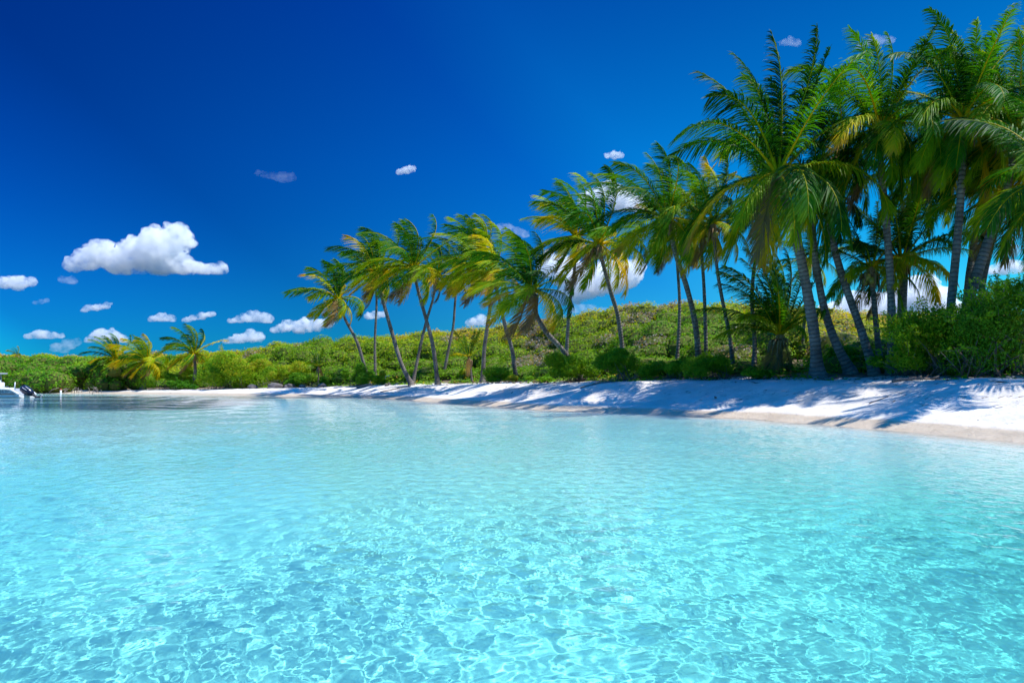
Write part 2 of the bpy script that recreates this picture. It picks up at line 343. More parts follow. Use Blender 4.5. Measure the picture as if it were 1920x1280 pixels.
def water():
    ys = [1.0]
    while ys[-1] < 95: ys.append(ys[-1] + max(.013, ys[-1] * .0042))
    ys = np.array(ys); lowd = -np.geomspace(.05, 60, 30)[::-1] + 1.0; hi = np.linspace(100, 400, 12)
    low = np.concatenate([lowd, ys, hi]); ys = low
    nx = 820; core = np.linspace(-1, 1, nx); outr = 1 + np.geomspace(.006, 1, 34)
    xs = np.concatenate([-outr[::-1], core, outr])
    W = np.interp(ys, [-60, 1, 95, 400], [1.8, 1.8, 84, 84])
    far = np.interp(np.abs(xs), [1, 2], [0, 1]) * np.sign(xs)
    X = np.clip(xs, -1, 1)[None] * W[:, None] + far[None] * 350; Y = np.repeat(ys[:, None], len(xs), 1)
    cell = np.maximum(np.abs(Y) * .0042, .013) + np.abs(far[None]) * 10
    cell = np.where(Y < 1, .6, cell)
    Z = np.zeros_like(X); r = np.random.default_rng(5)
    wx = .35 * noise(X * .55, Y * .55, 31); wy = .35 * noise(X * .55, Y * .55, 32)
    gust = 1 + .35 * noise(X * .25, Y * .18, 33)
    for i in range(72):
        lam = np.exp(r.uniform(np.log(.05), np.log(.42))); th = r.normal(PI * .97, 1.0) if i % 3 else r.uniform(0, 2 * PI)
        a = .0018 * lam ** 1.12; k = 2 * PI / lam
        fade = np.clip((lam / cell - 2.) / 3., 0, 1)
        Z += a * fade * np.sin(k * ((X + wx) * math.cos(th) + (Y + wy) * math.sin(th)) + r.uniform(0, 6.28))
    for i in range(6):
        lam = r.uniform(1.4, 4.); th = r.normal(PI * .9, .5); Z += .0022 * np.clip(lam / cell - 2, 0, 1) * np.sin(2 * PI / lam * (X * math.cos(th) + Y * math.sin(th)) + i)
    Z *= gust
    si = inland(X, Y)                                                   # wavelets running in to the sand
    Z += .008 * sstep(-4.5, -.6, si) * np.clip(.55 / cell - 2, 0, 1) * (np.sin(2 * PI * (si / .55 + .5 * noise(X * .4, Y * .4, 77))) + .5 * np.sin(2 * PI * si / .24)) * (.6 + .6 * noise(X * .7, Y * .7, 78))
    idx = np.arange(X.size).reshape(X.shape)
    F = np.stack([idx[:-1, :-1], idx[:-1, 1:], idx[1:, 1:], idx[1:, :-1]], -1).reshape(-1, 4)
    dep = np.clip(-ground(X, Y), 0, 3).ravel()
    Fc = inland(X, Y).ravel()[F].min(1) < 1.5                          # the sheet stops just under the sand
    F = F[Fc]
    u, inv = np.unique(F, return_inverse=True); F = inv.reshape(F.shape)
    m, nt, b = mat('water')
    d = N(nt, 'Attribute', attribute_name='depth')
    cx = N(nt, 'CombineXYZ')
    for i, s in enumerate((1.12, .17, .18)):
        nt.links.new(mth(nt, 'POWER', math.exp(-s), d.outputs['Fac']), cx.inputs[i])
    nt.links.new(cx.outputs[0], b.inputs['Base Color'])
    b.inputs['Specular IOR Level'].default_value = .22; b.inputs['Roughness'].default_value = 0; b.inputs['Transmission Weight'].default_value = 1; b.inputs['IOR'].default_value = 1.33
    V = np.stack([X, Y, Z], -1).reshape(-1, 3)[u]
    tc = N(nt, 'NewGeometry'); mp = N(nt, 'Mapping'); mp.inputs['Scale'].default_value = (.75, .42, 1.); nt.links.new(tc.outputs['Position'], mp.inputs[0])
    nz = N(nt, 'TexNoise'); nz.inputs['Scale'].default_value = 8.; nz.inputs['Detail'].default_value = 3; nz.inputs['Roughness'].default_value = .62; nt.links.new(mp.outputs[0], nz.inputs['Vector'])
    bp = N(nt, 'Bump'); bp.inputs['Strength'].default_value = 1; bp.inputs['Distance'].default_value = .06
    ch = N(nt, 'Attribute', attribute_name='chop'); nt.links.new(ch.outputs['Fac'], bp.inputs['Strength'])
    nt.links.new(nz.outputs['Fac'], bp.inputs['Height']); nt.links.new(bp.outputs[0], b.inputs['Normal'])
    o = obj('sea', V, F, m, attrs={'depth': dep[u], 'chop': np.interp(V[:, 1], [3, 8, 30], [.05, .35, 1.])}); tag(o, kind='structure'); o.cycles.is_caustics_caster = True
water()

# ------------------------------------------------------------------ foliage
def leaves(P, Nn, size, aspect=.6, r=rng):
    """one folded diamond per point; returns V (n*4,3), F (n,4)"""
    n = len(P); a = norm(r.normal(size=(n, 3))); d = norm(a - .6 * Nn * (a * Nn).sum(1)[:, None])
    q = norm(np.cross(d, Nn + .55 * norm(r.normal(size=(n, 3)))))
    L = np.broadcast_to(np.asarray(size), (n,))[:, None] * r.uniform(.7, 1.3, (n, 1))
    n3 = np.cross(d, q)
    V = np.stack([P, P + d * L * .5 + q * L * aspect * .5 + n3 * L * .12, P + d * L, P + d * L * .5 - q * L * aspect * .5 + n3 * L * .12], 1)
    return V.reshape(-1, 3), np.arange(n * 4).reshape(n, 4)

def shell(C, R, cnt, r, lo=-.2, depth=.22):
    """points on the upper shells of ellipsoids C (m,3) radii R (m,3)"""
    k = np.repeat(np.arange(len(C)), cnt)
    d = norm(r.normal(size=(len(k), 3))); d[:, 2] = np.where(d[:, 2] < lo, -d[:, 2], d[:, 2])
    lump = 1 + .16 * fbm(d[:, 0] * 2.1 + k * 3.7, d[:, 1] * 2.1 + d[:, 2] * 2.3, 41, 3)
    f = lump * (1 + .05 - depth * r.random(len(k)) ** 1.6)
    return C[k] + d * R[k] * f[:, None], norm(d / R[k]), k

def scrub(name, C, R, per_m2, size, tone, mat_, label, cat, seed, lo=-.1, kind='stuff'):
    r = np.random.default_rng(seed)
    area = 2 * PI * (R[:, 0] * R[:, 1] * .4 + R[:, 0] * R[:, 2] * .6)
    cnt = np.maximum(6, (area * per_m2).astype(int))
    P, Nn, k = shell(C, R, cnt, r, lo)
    sz = np.broadcast_to(size, (len(C),))[k]
    Vl, Fl = leaves(P, Nn, sz, .75, r)
    tl = np.repeat(np.clip(tone[k] + r.normal(0, .09, len(k)), 0, 1), 4)
    mb = MB()
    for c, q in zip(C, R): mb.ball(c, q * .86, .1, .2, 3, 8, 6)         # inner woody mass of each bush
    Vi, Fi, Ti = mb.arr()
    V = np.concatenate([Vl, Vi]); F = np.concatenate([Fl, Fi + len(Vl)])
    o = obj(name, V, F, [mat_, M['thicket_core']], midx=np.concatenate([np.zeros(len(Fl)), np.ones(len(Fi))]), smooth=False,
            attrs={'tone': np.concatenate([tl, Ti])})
    return tag(o, label, cat, kind=kind)
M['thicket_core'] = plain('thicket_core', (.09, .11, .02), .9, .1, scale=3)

def hill_cover():
    r = np.random.default_rng(11)
    n = 9500; px = r.uniform(-350, 2150, n); Y = r.uniform(0, 1, n) ** .75 * 95 + 22
    x = (px - 960) / F0 * Y; s = inland(x, Y)
    D = np.interp(px, RID[:, 0], RID[:, 2])
    ok = (s > 9.5) & (Y < D + 5)
    x, Y, px, s = x[ok], Y[ok], px[ok], s[ok]
    rad = r.uniform(.55, 1.35, len(x)) * (1 + Y / 160)
    hgt = rad * r.uniform(.45, .8, len(x)) + .25
    hgt *= sstep(8, 16, s) * .55 + .45
    z = ground(x, Y)
    C = np.stack([x, Y, z + hgt * .15], -1); R = np.stack([rad, rad, hgt], -1)
    pt = fbm(x * .07, Y * .07, 51); p2 = fbm(x * .16, Y * .16, 54)
    tone = .60 + .50 * pt + .36 * p2 + r.normal(0, .11, len(x))
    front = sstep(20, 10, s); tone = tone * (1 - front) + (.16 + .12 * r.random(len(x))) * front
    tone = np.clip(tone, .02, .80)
    gx = (px > 985) & (px < 1075) & (s > 11) & (s < 26) & (r.random(len(x)) < .6)
    gx |= (px > 1170) & (px < 1250) & (s > 12) & (s < 22) & (r.random(len(x)) < .55)
    gx |= r.random(len(x)) < .035
    tone = np.where(gx, .95, tone)
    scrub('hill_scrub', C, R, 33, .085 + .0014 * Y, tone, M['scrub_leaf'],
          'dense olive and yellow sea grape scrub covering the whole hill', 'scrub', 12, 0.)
hill_cover()

def thicket():
    r = np.random.default_rng(21)
    C = []; R = []
    for i in range(420):
        X = r.uniform(-150, -47); s0 = r.uniform(1.2, 26) ** 1.0
        Yb = np.interp(-X, [40, 54, 62, 120], [74, 80, 81, 80]); Y = Yb + s0
        top = np.interp(s0, [0, 4, 12, 26], [2.2, 3.6, 4.7, 5.0]) * r.uniform(.8, 1.08)
        rd = r.uniform(1., 2.1); C.append([X, Y, top - rd * .8]); R.append([rd, rd, rd * .8])
        if s0 < 7: C.append([X + r.normal(0, .8), Y - r.uniform(0, 1.2), max(.9, (top - rd) * r.uniform(.3, .6))]); R.append([rd * .8, rd * .7, rd * .7])
    C = np.array(C); R = np.array(R)
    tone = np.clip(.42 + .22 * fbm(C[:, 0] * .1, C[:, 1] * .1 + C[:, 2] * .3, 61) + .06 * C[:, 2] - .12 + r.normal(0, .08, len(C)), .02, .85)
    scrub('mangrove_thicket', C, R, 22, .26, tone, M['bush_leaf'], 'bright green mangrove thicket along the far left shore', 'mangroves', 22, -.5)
    mb = MB()                                                           # prop roots at the water's edge
    for i in range(110):
        X = r.uniform(-110, -46); Yb = np.interp(-X, [40, 54, 62, 120], [75, 80.3, 81.3, 80.3]) + r.uniform(-.3, 1.5)
        a = r.uniform(0, 2 * PI); d = r.uniform(.3, 1.1); h = r.uniform(.4, .9)
        mb.tube([[X, Yb, h], [X + d * .6 * math.cos(a), Yb + d * .6 * math.sin(a), h * .7], [X + d * math.cos(a), Yb + d * math.sin(a), -.1]], [.035, .035, .025], 4)
    tag(mb.build('mangrove_roots', M['driftwood']), 'tangle of brown mangrove roots at the left waterline', 'roots', kind='stuff')
thicket()

def ground_cover():
    r = np.random.default_rng(31)
    n = 90000; x = r.uniform(-32, 26, n); y = r.uniform(18, 82, n); s = inland(x, y)
    veg = 7.0 + 1.6 * fbm(x * .4, y * .4, 21)
    ok = (s > veg - 1.6 * (noise(x * .35, y * .35, 72) > .1)) & (s < 15) & (fbm(x * .5, y * .5, 71) > -.22 - .1 * (s > 9)); x, y, s = x[ok], y[ok], s[ok]
    h = r.random(len(x)) * .5 * sstep(-.5, 3, s - 6.5)
    P = np.stack([x, y, ground(x, y) + h], -1)
    Nn = np.tile([0., -.3, 1.], (len(P), 1))
    V, F = leaves(P, norm(Nn), .16 + .0025 * y, .5, r)
    t = np.repeat(np.clip(.13 + .25 * r.random(len(P)) + .5 * (r.random(len(P)) < .08), 0, 1), 4)
    o = obj('ground_cover', V, F, M['scrub_leaf'], smooth=False, attrs={'tone': t})
    tag(o, 'low bright green creepers on the sandy soil under the palms', 'ground cover', kind='stuff')
    # wrack and leaf litter along the edge of the plants
    n = 70000; x = r.uniform(-40, 22, n); y = r.uniform(12, 80, n); s = inland(x, y)
    q = 5.9 + 1.3 * fbm(x * .4, y * .4, 21) + r.normal(0, .75, n) * r.choice([.6, 1.8], n, p=[.8, .2]); ok = (np.abs(s - q) < .5) & (noise(x * .8, y * .8, 44) + r.random(n) * .6 > 0)
    x, y, s = x[ok], y[ok], s[ok]
    P = np.stack([x, y, ground(x, y) + .015 + .05 * r.random(len(x))], -1)
    V, F = leaves(P, np.tile([0, 0, 1.], (len(P), 1)), r.choice([.08, .16, .32], len(P), p=[.5, .35, .15]), .3, r)
    n = 12000; x2 = r.uniform(-38, 17, n); y2 = r.uniform(12, 76, n); s2 = inland(x2, y2)
    ok = (s2 > 1.3) & (s2 < 6) & (np.abs(((s2 + .5 * noise(x2 * .3, y2 * .3, 3)) % 1.6) - .8) < .28) & (noise(x2 * .5, y2 * .5, 91) > -.1); x2, y2 = x2[ok], y2[ok]
    P2 = np.stack([x2, y2, ground(x2, y2) + .012], -1); V2, F2 = leaves(P2, np.tile([0, 0, 1.], (len(P2), 1)), r.uniform(.08, .5, len(P2)), .15, r)
    V2[:, 2] = np.minimum(V2[:, 2], np.repeat(P2[:, 2], 4) + .04)
    V = np.concatenate([V, V2]); F = np.concatenate([F, F2 + len(V) - len(V2)])
    tag(obj('leaf_litter', V, F, M['dead_leaf'], smooth=False), 'brown leaf litter and wrack strewn along the top of the beach', 'leaf litter', kind='stuff')
ground_cover()

def shrub(name, label, c, size, nl, lsize, tone, seed, lobes=9, group=None, droop=0., twigs=26, cat='bush', sprig=0, grey=0.):
    """c = base centre on the ground; size = (half width x, half depth y, height)"""
    r = np.random.default_rng(seed); sx, sy, h = size
    root = empty(name, c, label, cat, group)
    C = []; R = []
    for i in range(lobes):
        a = r.uniform(0, 2 * PI); q = r.uniform(.1, .95) ** .7
        cz = r.uniform(.16, .72); q *= (1.15 - .55 * cz)
        lr = r.uniform(.18, .42)
        C.append([math.cos(a) * q * sx, math.sin(a) * q * sy, cz * h]); R.append([lr * sx * 1.05, lr * sy * 1.05, lr * h * .72])
    C = np.array(C); R = np.array(R); R = np.maximum(R, .12)
    P, Nn, k = shell(C, R, int(nl / lobes), r, -.7, .55)
    # open sprigs breaking the outline
    SP = []; ST = []
    mb = MB()
    for i in range(sprig):
        l = r.integers(lobes); d = norm(r.normal(size=3)); d[2] = abs(d[2]) * 1.1; d = norm(d)
        p0 = C[l] + d * R[l] * .7; p1 = p0 + d * r.uniform(.25, .75) * min(sx, h) * .6 + np.array([0, 0, .05])
        t = np.linspace(0, 1, 16)[:, None]; pts = p0 * (1 - t) + p1 * t; pts[:, 2] -= .08 * t[:, 0] ** 2
        mb.tube(pts[::5], [.012, .01, .008, .005], 3)
        q = np.repeat(pts, 3, 0); SP.append(q + r.normal(0, lsize * .35, q.shape)); ST.append(norm(r.normal(size=q.shape) + [0, 0, .6]))
    if sprig: P = np.concatenate([P] + SP); Nn = np.concatenate([Nn] + ST); k = np.concatenate([k, np.full(len(P) - len(k), 0)])
    keep = P[:, 2] > .03; P, Nn, k = P[keep], Nn[keep], k[keep]
    V, F = leaves(P, Nn, lsize, .55, r)
    lt = tone + r.normal(0, .09, lobes)
    tl = np.clip(lt[k] + r.normal(0, .08, len(k)) + grey * (r.random(len(k)) < .4), 0, 1)
    obj('foliage', V, F, M['bush_leaf'], root, smooth=False, attrs={'tone': np.repeat(tl, 4)})
    for i in range(twigs):
        l = r.integers(lobes); b0 = np.array([r.normal(0, sx * .22), r.normal(0, sy * .22), -.05]); e = C[l] + R[l] * r.uniform(-.7, .7, 3)
        m_ = (b0 + e) / 2 + r.normal(0, .1, 3) * h * .5; m_[2] = e[2] * .6
        mb.tube([b0, (b0 + m_) / 2 + [0, 0, .02], m_, e], np.array([.022, .018, .013, .006]) * (.5 + h * .22), 4)
    for i in range(int(twigs * 1.5)):                                     # bare dead twigs round the foot
        a = r.uniform(0, 2 * PI); b0 = np.array([math.cos(a) * sx * r.uniform(.3, .85), math.sin(a) * sy * r.uniform(.3, .85), -.02])
        e = b0 + r.normal(0, .3, 3) * [h * .4, h * .4, .1] + [0, 0, h * r.uniform(.12, .3)]
        mb.tube([b0, (b0 + e) / 2 + r.normal(0, .04, 3), e], [.014, .011, .006], 3)
    mb.build('stem', M['twig'], root, smooth=True)
    return root

def Yat(px, s):
    Y = np.linspace(12, 110, 2500); d = inland((px - 960) / F0 * Y, Y); return float(Y[np.argmax(d >= s)])

def gpt(px, Y, dz=0.):
    x = (px - 960) / F0 * Y; return (x, Y, float(ground(x, Y)) + dz)

def bushes():
    S = [  # name, label, px, Y, half w, half d, height, leaves, leaf size, tone, lobes, sprigs
     ('sea_grape_bush', 'tall dark green bush at the right edge of the beach, cut by the frame', 1890, (20.6, 7), 2.3, 1.7, 3.2, 15000, .088, .26, 14, 150),
     ('sea_grape_bush', 'wide spreading bush with yellow-green sprays in front of the right palms', 1768, (23.0, 7.3), 2.0, 1.7, 2.55, 12500, .088, .48, 13, 160),
     ('sea_grape_bush', 'leafy bush top rising between the two right-hand leaning trunks', 1838, (22.6, 8), 1.6, 1.5, 3.0, 9500, .088, .36, 10, 110),
     ('low_bush', 'small low bush with trailing yellow-green twigs left of the spreading bush', 1703, (25.0, 7), 1.1, 1.0, 1.5, 4500, .09, .35, 7, 26),
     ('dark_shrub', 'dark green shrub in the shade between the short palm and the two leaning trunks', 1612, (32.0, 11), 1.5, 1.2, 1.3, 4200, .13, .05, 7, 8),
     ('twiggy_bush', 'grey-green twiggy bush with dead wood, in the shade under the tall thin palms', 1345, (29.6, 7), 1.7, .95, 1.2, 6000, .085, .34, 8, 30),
     ('twiggy_bush', 'low brushy mound of dead grey twigs on the beach edge, left of the thickest trunk', 1412, (28.6, 5.8), 1.3, .7, .6, 2400, .075, .32, 6, 26),
     ('twiggy_bush', 'shaded twiggy bush beside the thin grey trunk right of the big rounded bush', 1283, (31.0, 7.5), 1.3, .85, 1.1, 4200, .085, .42, 6, 20),
     ('rounded_bush', 'large rounded green bush below the windswept palm in the middle', 1178, (33.0, 7), 1.75, 1.2, 1.75, 11500, .095, .42, 10, 24),
     ('rounded_bush', 'broad green bush at the foot of the trunk that leans low to the left', 1088, (36.0, 7), 1.9, 1.2, 1.55, 10500, .10, .40, 10, 24),
     ('rounded_bush', 'small bright bush with grass, on the sand left of the broad bush', 1010, (42.0, 6.2), .9, .7, .55, 2600, .10, .42, 6, 8),
     ('feathery_bush', 'bright green feathery bush on the beach edge in front of the young upright palm', 925, (46.0, 6.3), 1.7, 1.0, 1.25, 7500, .105, .48, 9, 14),
     ('feathery_bush', 'smaller feathery bush just right of the two crossing trunks', 862, (51.0, 8), .9, .8, 1.0, 3200, .11, .48, 6, 8),
     ('feathery_bush', 'dark green feathery bush hiding the foot of the leftmost tall palm', 672, (56.5, 5.2), 1.35, 1.0, 1.9, 6500, .11, .24, 8, 20),
     ('feathery_bush', 'green feathery bush in front of the small white boat', 716, (57.0, 6), .9, .8, 1.25, 3600, .11, .40, 6, 10),
     ('shore_bush', 'tallest bright green bush behind the left end of the beach', 470, (77.0, 7.5), 4.4, 3.0, 4.6, 12000, .19, .52, 12, 16),
     ('shore_bush', 'round bright green bush at the water side, right of the stout left palms', 412, (75.5, 6), 2.5, 2.0, 3.4, 7000, .18, .50, 9, 10),
     ('shore_bush', 'lime green bush between the tallest bush and the dark boulders', 527, (74.5, 7), 2.8, 2.0, 3.0, 6500, .18, .58, 8, 10),
     ('shore_bush', 'low grey-green bush behind the grey boulders', 578, (70.0, 7), 2.1, 1.2, 1.7, 4200, .15, .30, 7, 10),
     ('shore_bush', 'yellowish bush under the drooping fronds of the left palm clump', 322, (82.0, 7), 3.0, 2.0, 3.0, 5500, .20, .45, 8, 8),
     ('shore_bush', 'dark low bush between the palm clump and the leaning shore palm', 340, (77.5, 5), 1.8, 1.2, 1.5, 2600, .18, .12, 6, 6),
    ]
    for i, (nm, lb, px, (Y0, st), a, b, h, n, ls, t, lob, spg) in enumerate(S):
        Y = Yat(px, st); f = Y / Y0
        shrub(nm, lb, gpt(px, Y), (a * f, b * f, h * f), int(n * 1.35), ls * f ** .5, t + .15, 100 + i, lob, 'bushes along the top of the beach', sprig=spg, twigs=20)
bushes()

# ------------------------------------------------------------------ palms
def spline(P, n):
    P = np.asarray(P, float); Q = np.vstack([2 * P[0] - P[1], P, 2 * P[-1] - P[-2]]); out = []
    m = len(P) - 1; T = np.linspace(0, m, n)
    for t in T:
        i = min(int(t), m - 1); u = t - i; a, b, c, d = Q[i:i + 4]
        out.append(.5 * ((2 * b) + (-a + c) * u + (2 * a - 5 * b + 4 * c - d) * u * u + (-a + 3 * b - 3 * c + d) * u ** 3))
    return np.array(out)

def make_fronds(root_p, nf, Lf, wind, seed, dist, emax=84, emin=-42, yellow=.0, G=1.35, dead=1, spread=None, flip=0.):
    """geometry of every frond in palm space; returns list of (V,F,tone)"""
    Lf = Lf * (.9 if wind > .5 else 1.0); r = np.random.default_rng(seed); n = 13
    j = np.arange(nf); q = (j + .5) / nf
    el = np.radians(emax - (emax - emin) * q ** (1.25 if G > 1.6 else 1.1) + r.normal(0, 6, nf)); azm = j * 2.39996 + r.normal(0, .22, nf) + r.uniform(0, 6)
    L = Lf * (.74 + .34 * np.sin(np.clip(q * 1.25 + .12, 0, 1) * PI)) * r.uniform(.9, 1.08, nf)
    isdead = j >= nf - dead
    el = np.where(isdead, np.radians(-48 - r.uniform(0, 25, nf)), el)
    d = np.stack([np.cos(el) * np.cos(azm), np.cos(el) * np.sin(azm), np.sin(el)], -1)
    Wd = np.array([-1., -.12, .10]); g = G * (.32 + 1.15 * np.cos(el)) * r.uniform(.8, 1.2, nf)
    wv = wind * 1.2 * r.uniform(.75, 1.25, nf) * (1 + .5 * (d[:, 0] > .1))
    P = np.zeros((nf, n + 1, 3)); T = np.zeros((nf, n + 1, 3)); hz = d.copy(); hz[:, 2] = 0; hz = norm(hz)
    P[:, 0] = hz * .10 + [0, 0, .1] - d * .05; T[:, 0] = d
    for k in range(n):
        t = (k + .5) / n
        d = norm(d + (np.array([0, 0, -1.]) * (g * (.2 + 1.15 * t))[:, None] + Wd * (wv * (.06 + 2.6 * t ** 1.8))[:, None]) / n)
        P[:, k + 1] = P[:, k] + d * (L / n)[:, None]; T[:, k + 1] = d
    M_ = 84 if dist < 38 else (50 if dist < 66 else 34)
    tt = np.linspace(.13, .995, M_); ip = tt * n; i0 = np.minimum(ip.astype(int), n - 1); f = (ip - i0)[None, :, None]
    B = P[:, i0] * (1 - f) + P[:, i0 + 1] * f; TT = norm(T[:, i0] * (1 - f) + T[:, i0 + 1] * f)      # nf,M,3
    upv = np.array([0, 0, 1.]); ref = norm(np.cross(np.cross(T[:, 0], upv), T[:, 0]))[:, None]       # dorsal side at the base
    S = norm(np.cross(TT, ref + .001)); Nn = np.cross(S, TT)
    # frond blades twist in the wind
    tw = (r.normal(0, .45, nf) * (1 + wind))[:, None] * tt[None] ; c, s_ = np.cos(tw)[..., None], np.sin(tw)[..., None]
    S, Nn = S * c + Nn * s_, Nn * c - S * s_
    prof = .215 * np.interp(tt, [.13, .2, .35, .6, .85, 1], [.45, .78, 1.0, .92, .62, .28])
    ll = (L[:, None] * prof[None])[..., None, None]                                                   # nf,M,1,1
    fw = (.55 + 1.1 * tt ** 1.6)[None, :, None, None]
    sg = np.array([-1., 1.])[None, None, :, None]
    vee = .30 * (1 - .5 * tt)[None, :, None, None]
    dd = norm(S[:, :, None] * sg + TT[:, :, None] * fw + Nn[:, :, None] * vee + r.normal(0, .10, (nf, M_, 2, 3)))
    us = np.array([0, .38, .72, 1.]); wd = np.array([.7, 1., .75, .12])
    gl = (.7 + .6 * r.random((nf, M_, 2, 1))) * (.5 + .5 * q)[:, None, None, None]
    wl = wind * (.6 + .4 * r.random((nf, M_, 2, 1))) * 1.0 + .05
    width = (L[:, None, None, None] * .88 / M_ * (.92 if dist < 38 else .82))
    wv3 = norm(TT[:, :, None] - dd * (TT[:, :, None] * dd).sum(-1, keepdims=True))
    tear = r.uniform(-.85, .85, (nf, M_, 2, 1)); wv3 = norm(wv3 + np.cross(dd, wv3) * tear)
    ll = ll * r.uniform(.8, 1.08, (nf, M_, 2, 1)) * np.where(r.random((nf, M_, 2, 1)) < .05, .35, 1.)      # uneven and torn leaflets
    rows = []
    for u, wq in zip(us, wd):
        p = B[:, :, None] + ll * (dd * u + (np.array([0, 0, -1.]) * gl + Wd * wl) * u * u)
        rows.append(p - wv3 * width * wq * .5); rows.append(p + wv3 * width * wq * .5)
    Vl = np.stack(rows, 3)                                                                             # nf,M,2,8,3
    base = np.array([[0, 1, 3, 2], [2, 3, 5, 4], [4, 5, 7, 6]])
    Fl = (np.arange(M_ * 2)[:, None, None] * 8 + base[None]).reshape(-1, 4)
    out = []
    yel = np.clip((.09 if wind > .5 else .04) + (.46 if wind > .5 else .40) * q ** 1.6 + yellow + r.normal(0, .15, nf), .02, .72)
    yel = np.where(isdead, .93, yel)
    tipb = np.where(r.random(nf) < (.6 if wind > .5 else .4), r.uniform(.1, .4, nf), .03)
    for i in range(nf):
        V = Vl[i].reshape(-1, 3)
        tn = yel[i] + tipb[i] * (tt ** 3)[:, None, None] + .10 * us.repeat(2)[None, None] ** 2 * (.4 + tipb[i] * 2) + r.normal(0, .03, (M_, 2, 1))
        mb = MB(); rr = np.interp(np.linspace(0, 1, n + 1), [0, .1, .3, 1], [.085, .05, .034, .008]) * (Lf / 4.2)
        mb.tube(P[i], rr * max(1., dist / 45), 4, min(.66, yel[i] + .5) if not isdead[i] else .95, cap=False)
        Vr, Fr, Tr = mb.arr()
        out.append((np.concatenate([V, Vr]), np.concatenate([Fl, Fr + len(V)]), np.clip(np.concatenate([tn.ravel(), Tr]), 0, 1)))
    return out

FOOT = {1533: 7, 1596: 8.5, 1640: 8.5, 1652: 9.5, 1672: 8.5, 1686: 10.5, 1768: 8, 1790: 8.5, 1826: 10, 2030: 7, 1463: 9, 1413: 9, 1376: 9.3, 1324: 9.8, 1312: 9.5, 1268: 10, 1172: 9.5, 1060: 10, 1092: 7.5, 968: 8, 905: 7.5, 830: 9.5, 821: 5.2, 774: 7, 772: 4.8, 704: 9, 692: 7, 1504: 14, 885: 7.5, 597: 8}        # metres from the waterline to each foot, by photo column
def palm(label, pts, Yb, Yc, Lf, nf, wind, seed, rad=.20, yellow=0., G=1.35, nuts=5, dead=1, emax=82, emin=-42, group='coconut palms along the beach', cat='palm tree', name='coconut_palm', flare=1.75, thatch=.5):
    """pts: photo (x, y) of trunk from foot to crown"""
    r = np.random.default_rng(seed)
    if pts[0][0] in FOOT: Y1 = Yat(pts[0][0], FOOT[pts[0][0]]); f = Y1 / Yb; Yc = Y1 + (Yc - Yb); Yb = Y1; Lf *= f; rad *= f * .82
    ys = np.linspace(Yb, Yc, len(pts)); P = np.array([at(px, py, y) for (px, py), y in zip(pts, ys)])
    gz = float(ground(P[0, 0], P[0, 1])); foot = np.array([P[0, 0], P[0, 1], gz]); P[0] = foot
    if len(P) > 2 and P[1, 2] < gz + .3: P[1, 2] = gz + .3
    root = empty(name, foot, label, cat, group); P = P - foot
    S = spline(P, 40); ln = np.concatenate([[0], np.cumsum(np.linalg.norm(np.diff(S, axis=0), axis=1))])
    fine = np.linspace(0, ln[-1], max(24, int(ln[-1] / .09))); S2 = np.stack([np.interp(fine, ln, S[:, i]) for i in range(3)], -1)
    R = rad * (1 - .28 * fine / ln[-1]) * (1 + (flare - 1) * np.exp(-fine / .42)) * (1 + .022 * np.sin(fine * 2 * PI / .17) + .05 * noise(fine * 1.3, fine * 0 + seed, 6))
    S2[0, 2] -= .15
    mb = MB(); mb.tube(S2, R, 12, fine); mb.build('trunk', M['bark'], root)
    top = S2[-1]; tdir = norm(S2[-1] - S2[-6])
    cb = MB(); k = 9; zz = np.linspace(-.55, .55, k)
    cr = np.interp(zz, [-.55, -.3, 0, .3, .55], [.75, 1.35, 1.7, 1.1, .2]) * rad
    cb.tube(top + tdir * zz[:, None], cr, 10, .9)
    for i in range(int(22 * thatch)):                                   # hanging sheaths and fibre round the heart
        a = r.uniform(0, 2 * PI); o_ = np.array([math.cos(a), math.sin(a), 0]); l_ = r.uniform(.3, .95)
        p = top + o_ * rad * 1.1 + [0, 0, .1]
        cb.tube([p, p + o_ * .22 + [-.06, 0, -.15 * l_], p + o_ * .28 + [-.12, 0, -l_]], [.05, .045, .012], 4)
    crown = cb.build('crown', M['dry_fibre'], root)
    for V, F, T in make_fronds(None, nf, Lf, wind, seed, Yb, emax, emin, yellow, G, dead):
        obj('frond', V + top + tdir * .25, F, M['palm_leaf'], crown, smooth=True, attrs={'tone': T})
    for i in range(nuts):
        a = r.uniform(0, 2 * PI); nb = MB(); o_ = np.array([math.cos(a), math.sin(a), 0])
        nb.ball(top + o_ * (rad + .16) + [0, 0, -.12 - .28 * r.random()], (.13, .13, .16), 0, nu=10, nv=7); nb.build('coconut', M['coconut'], crown)
    return root

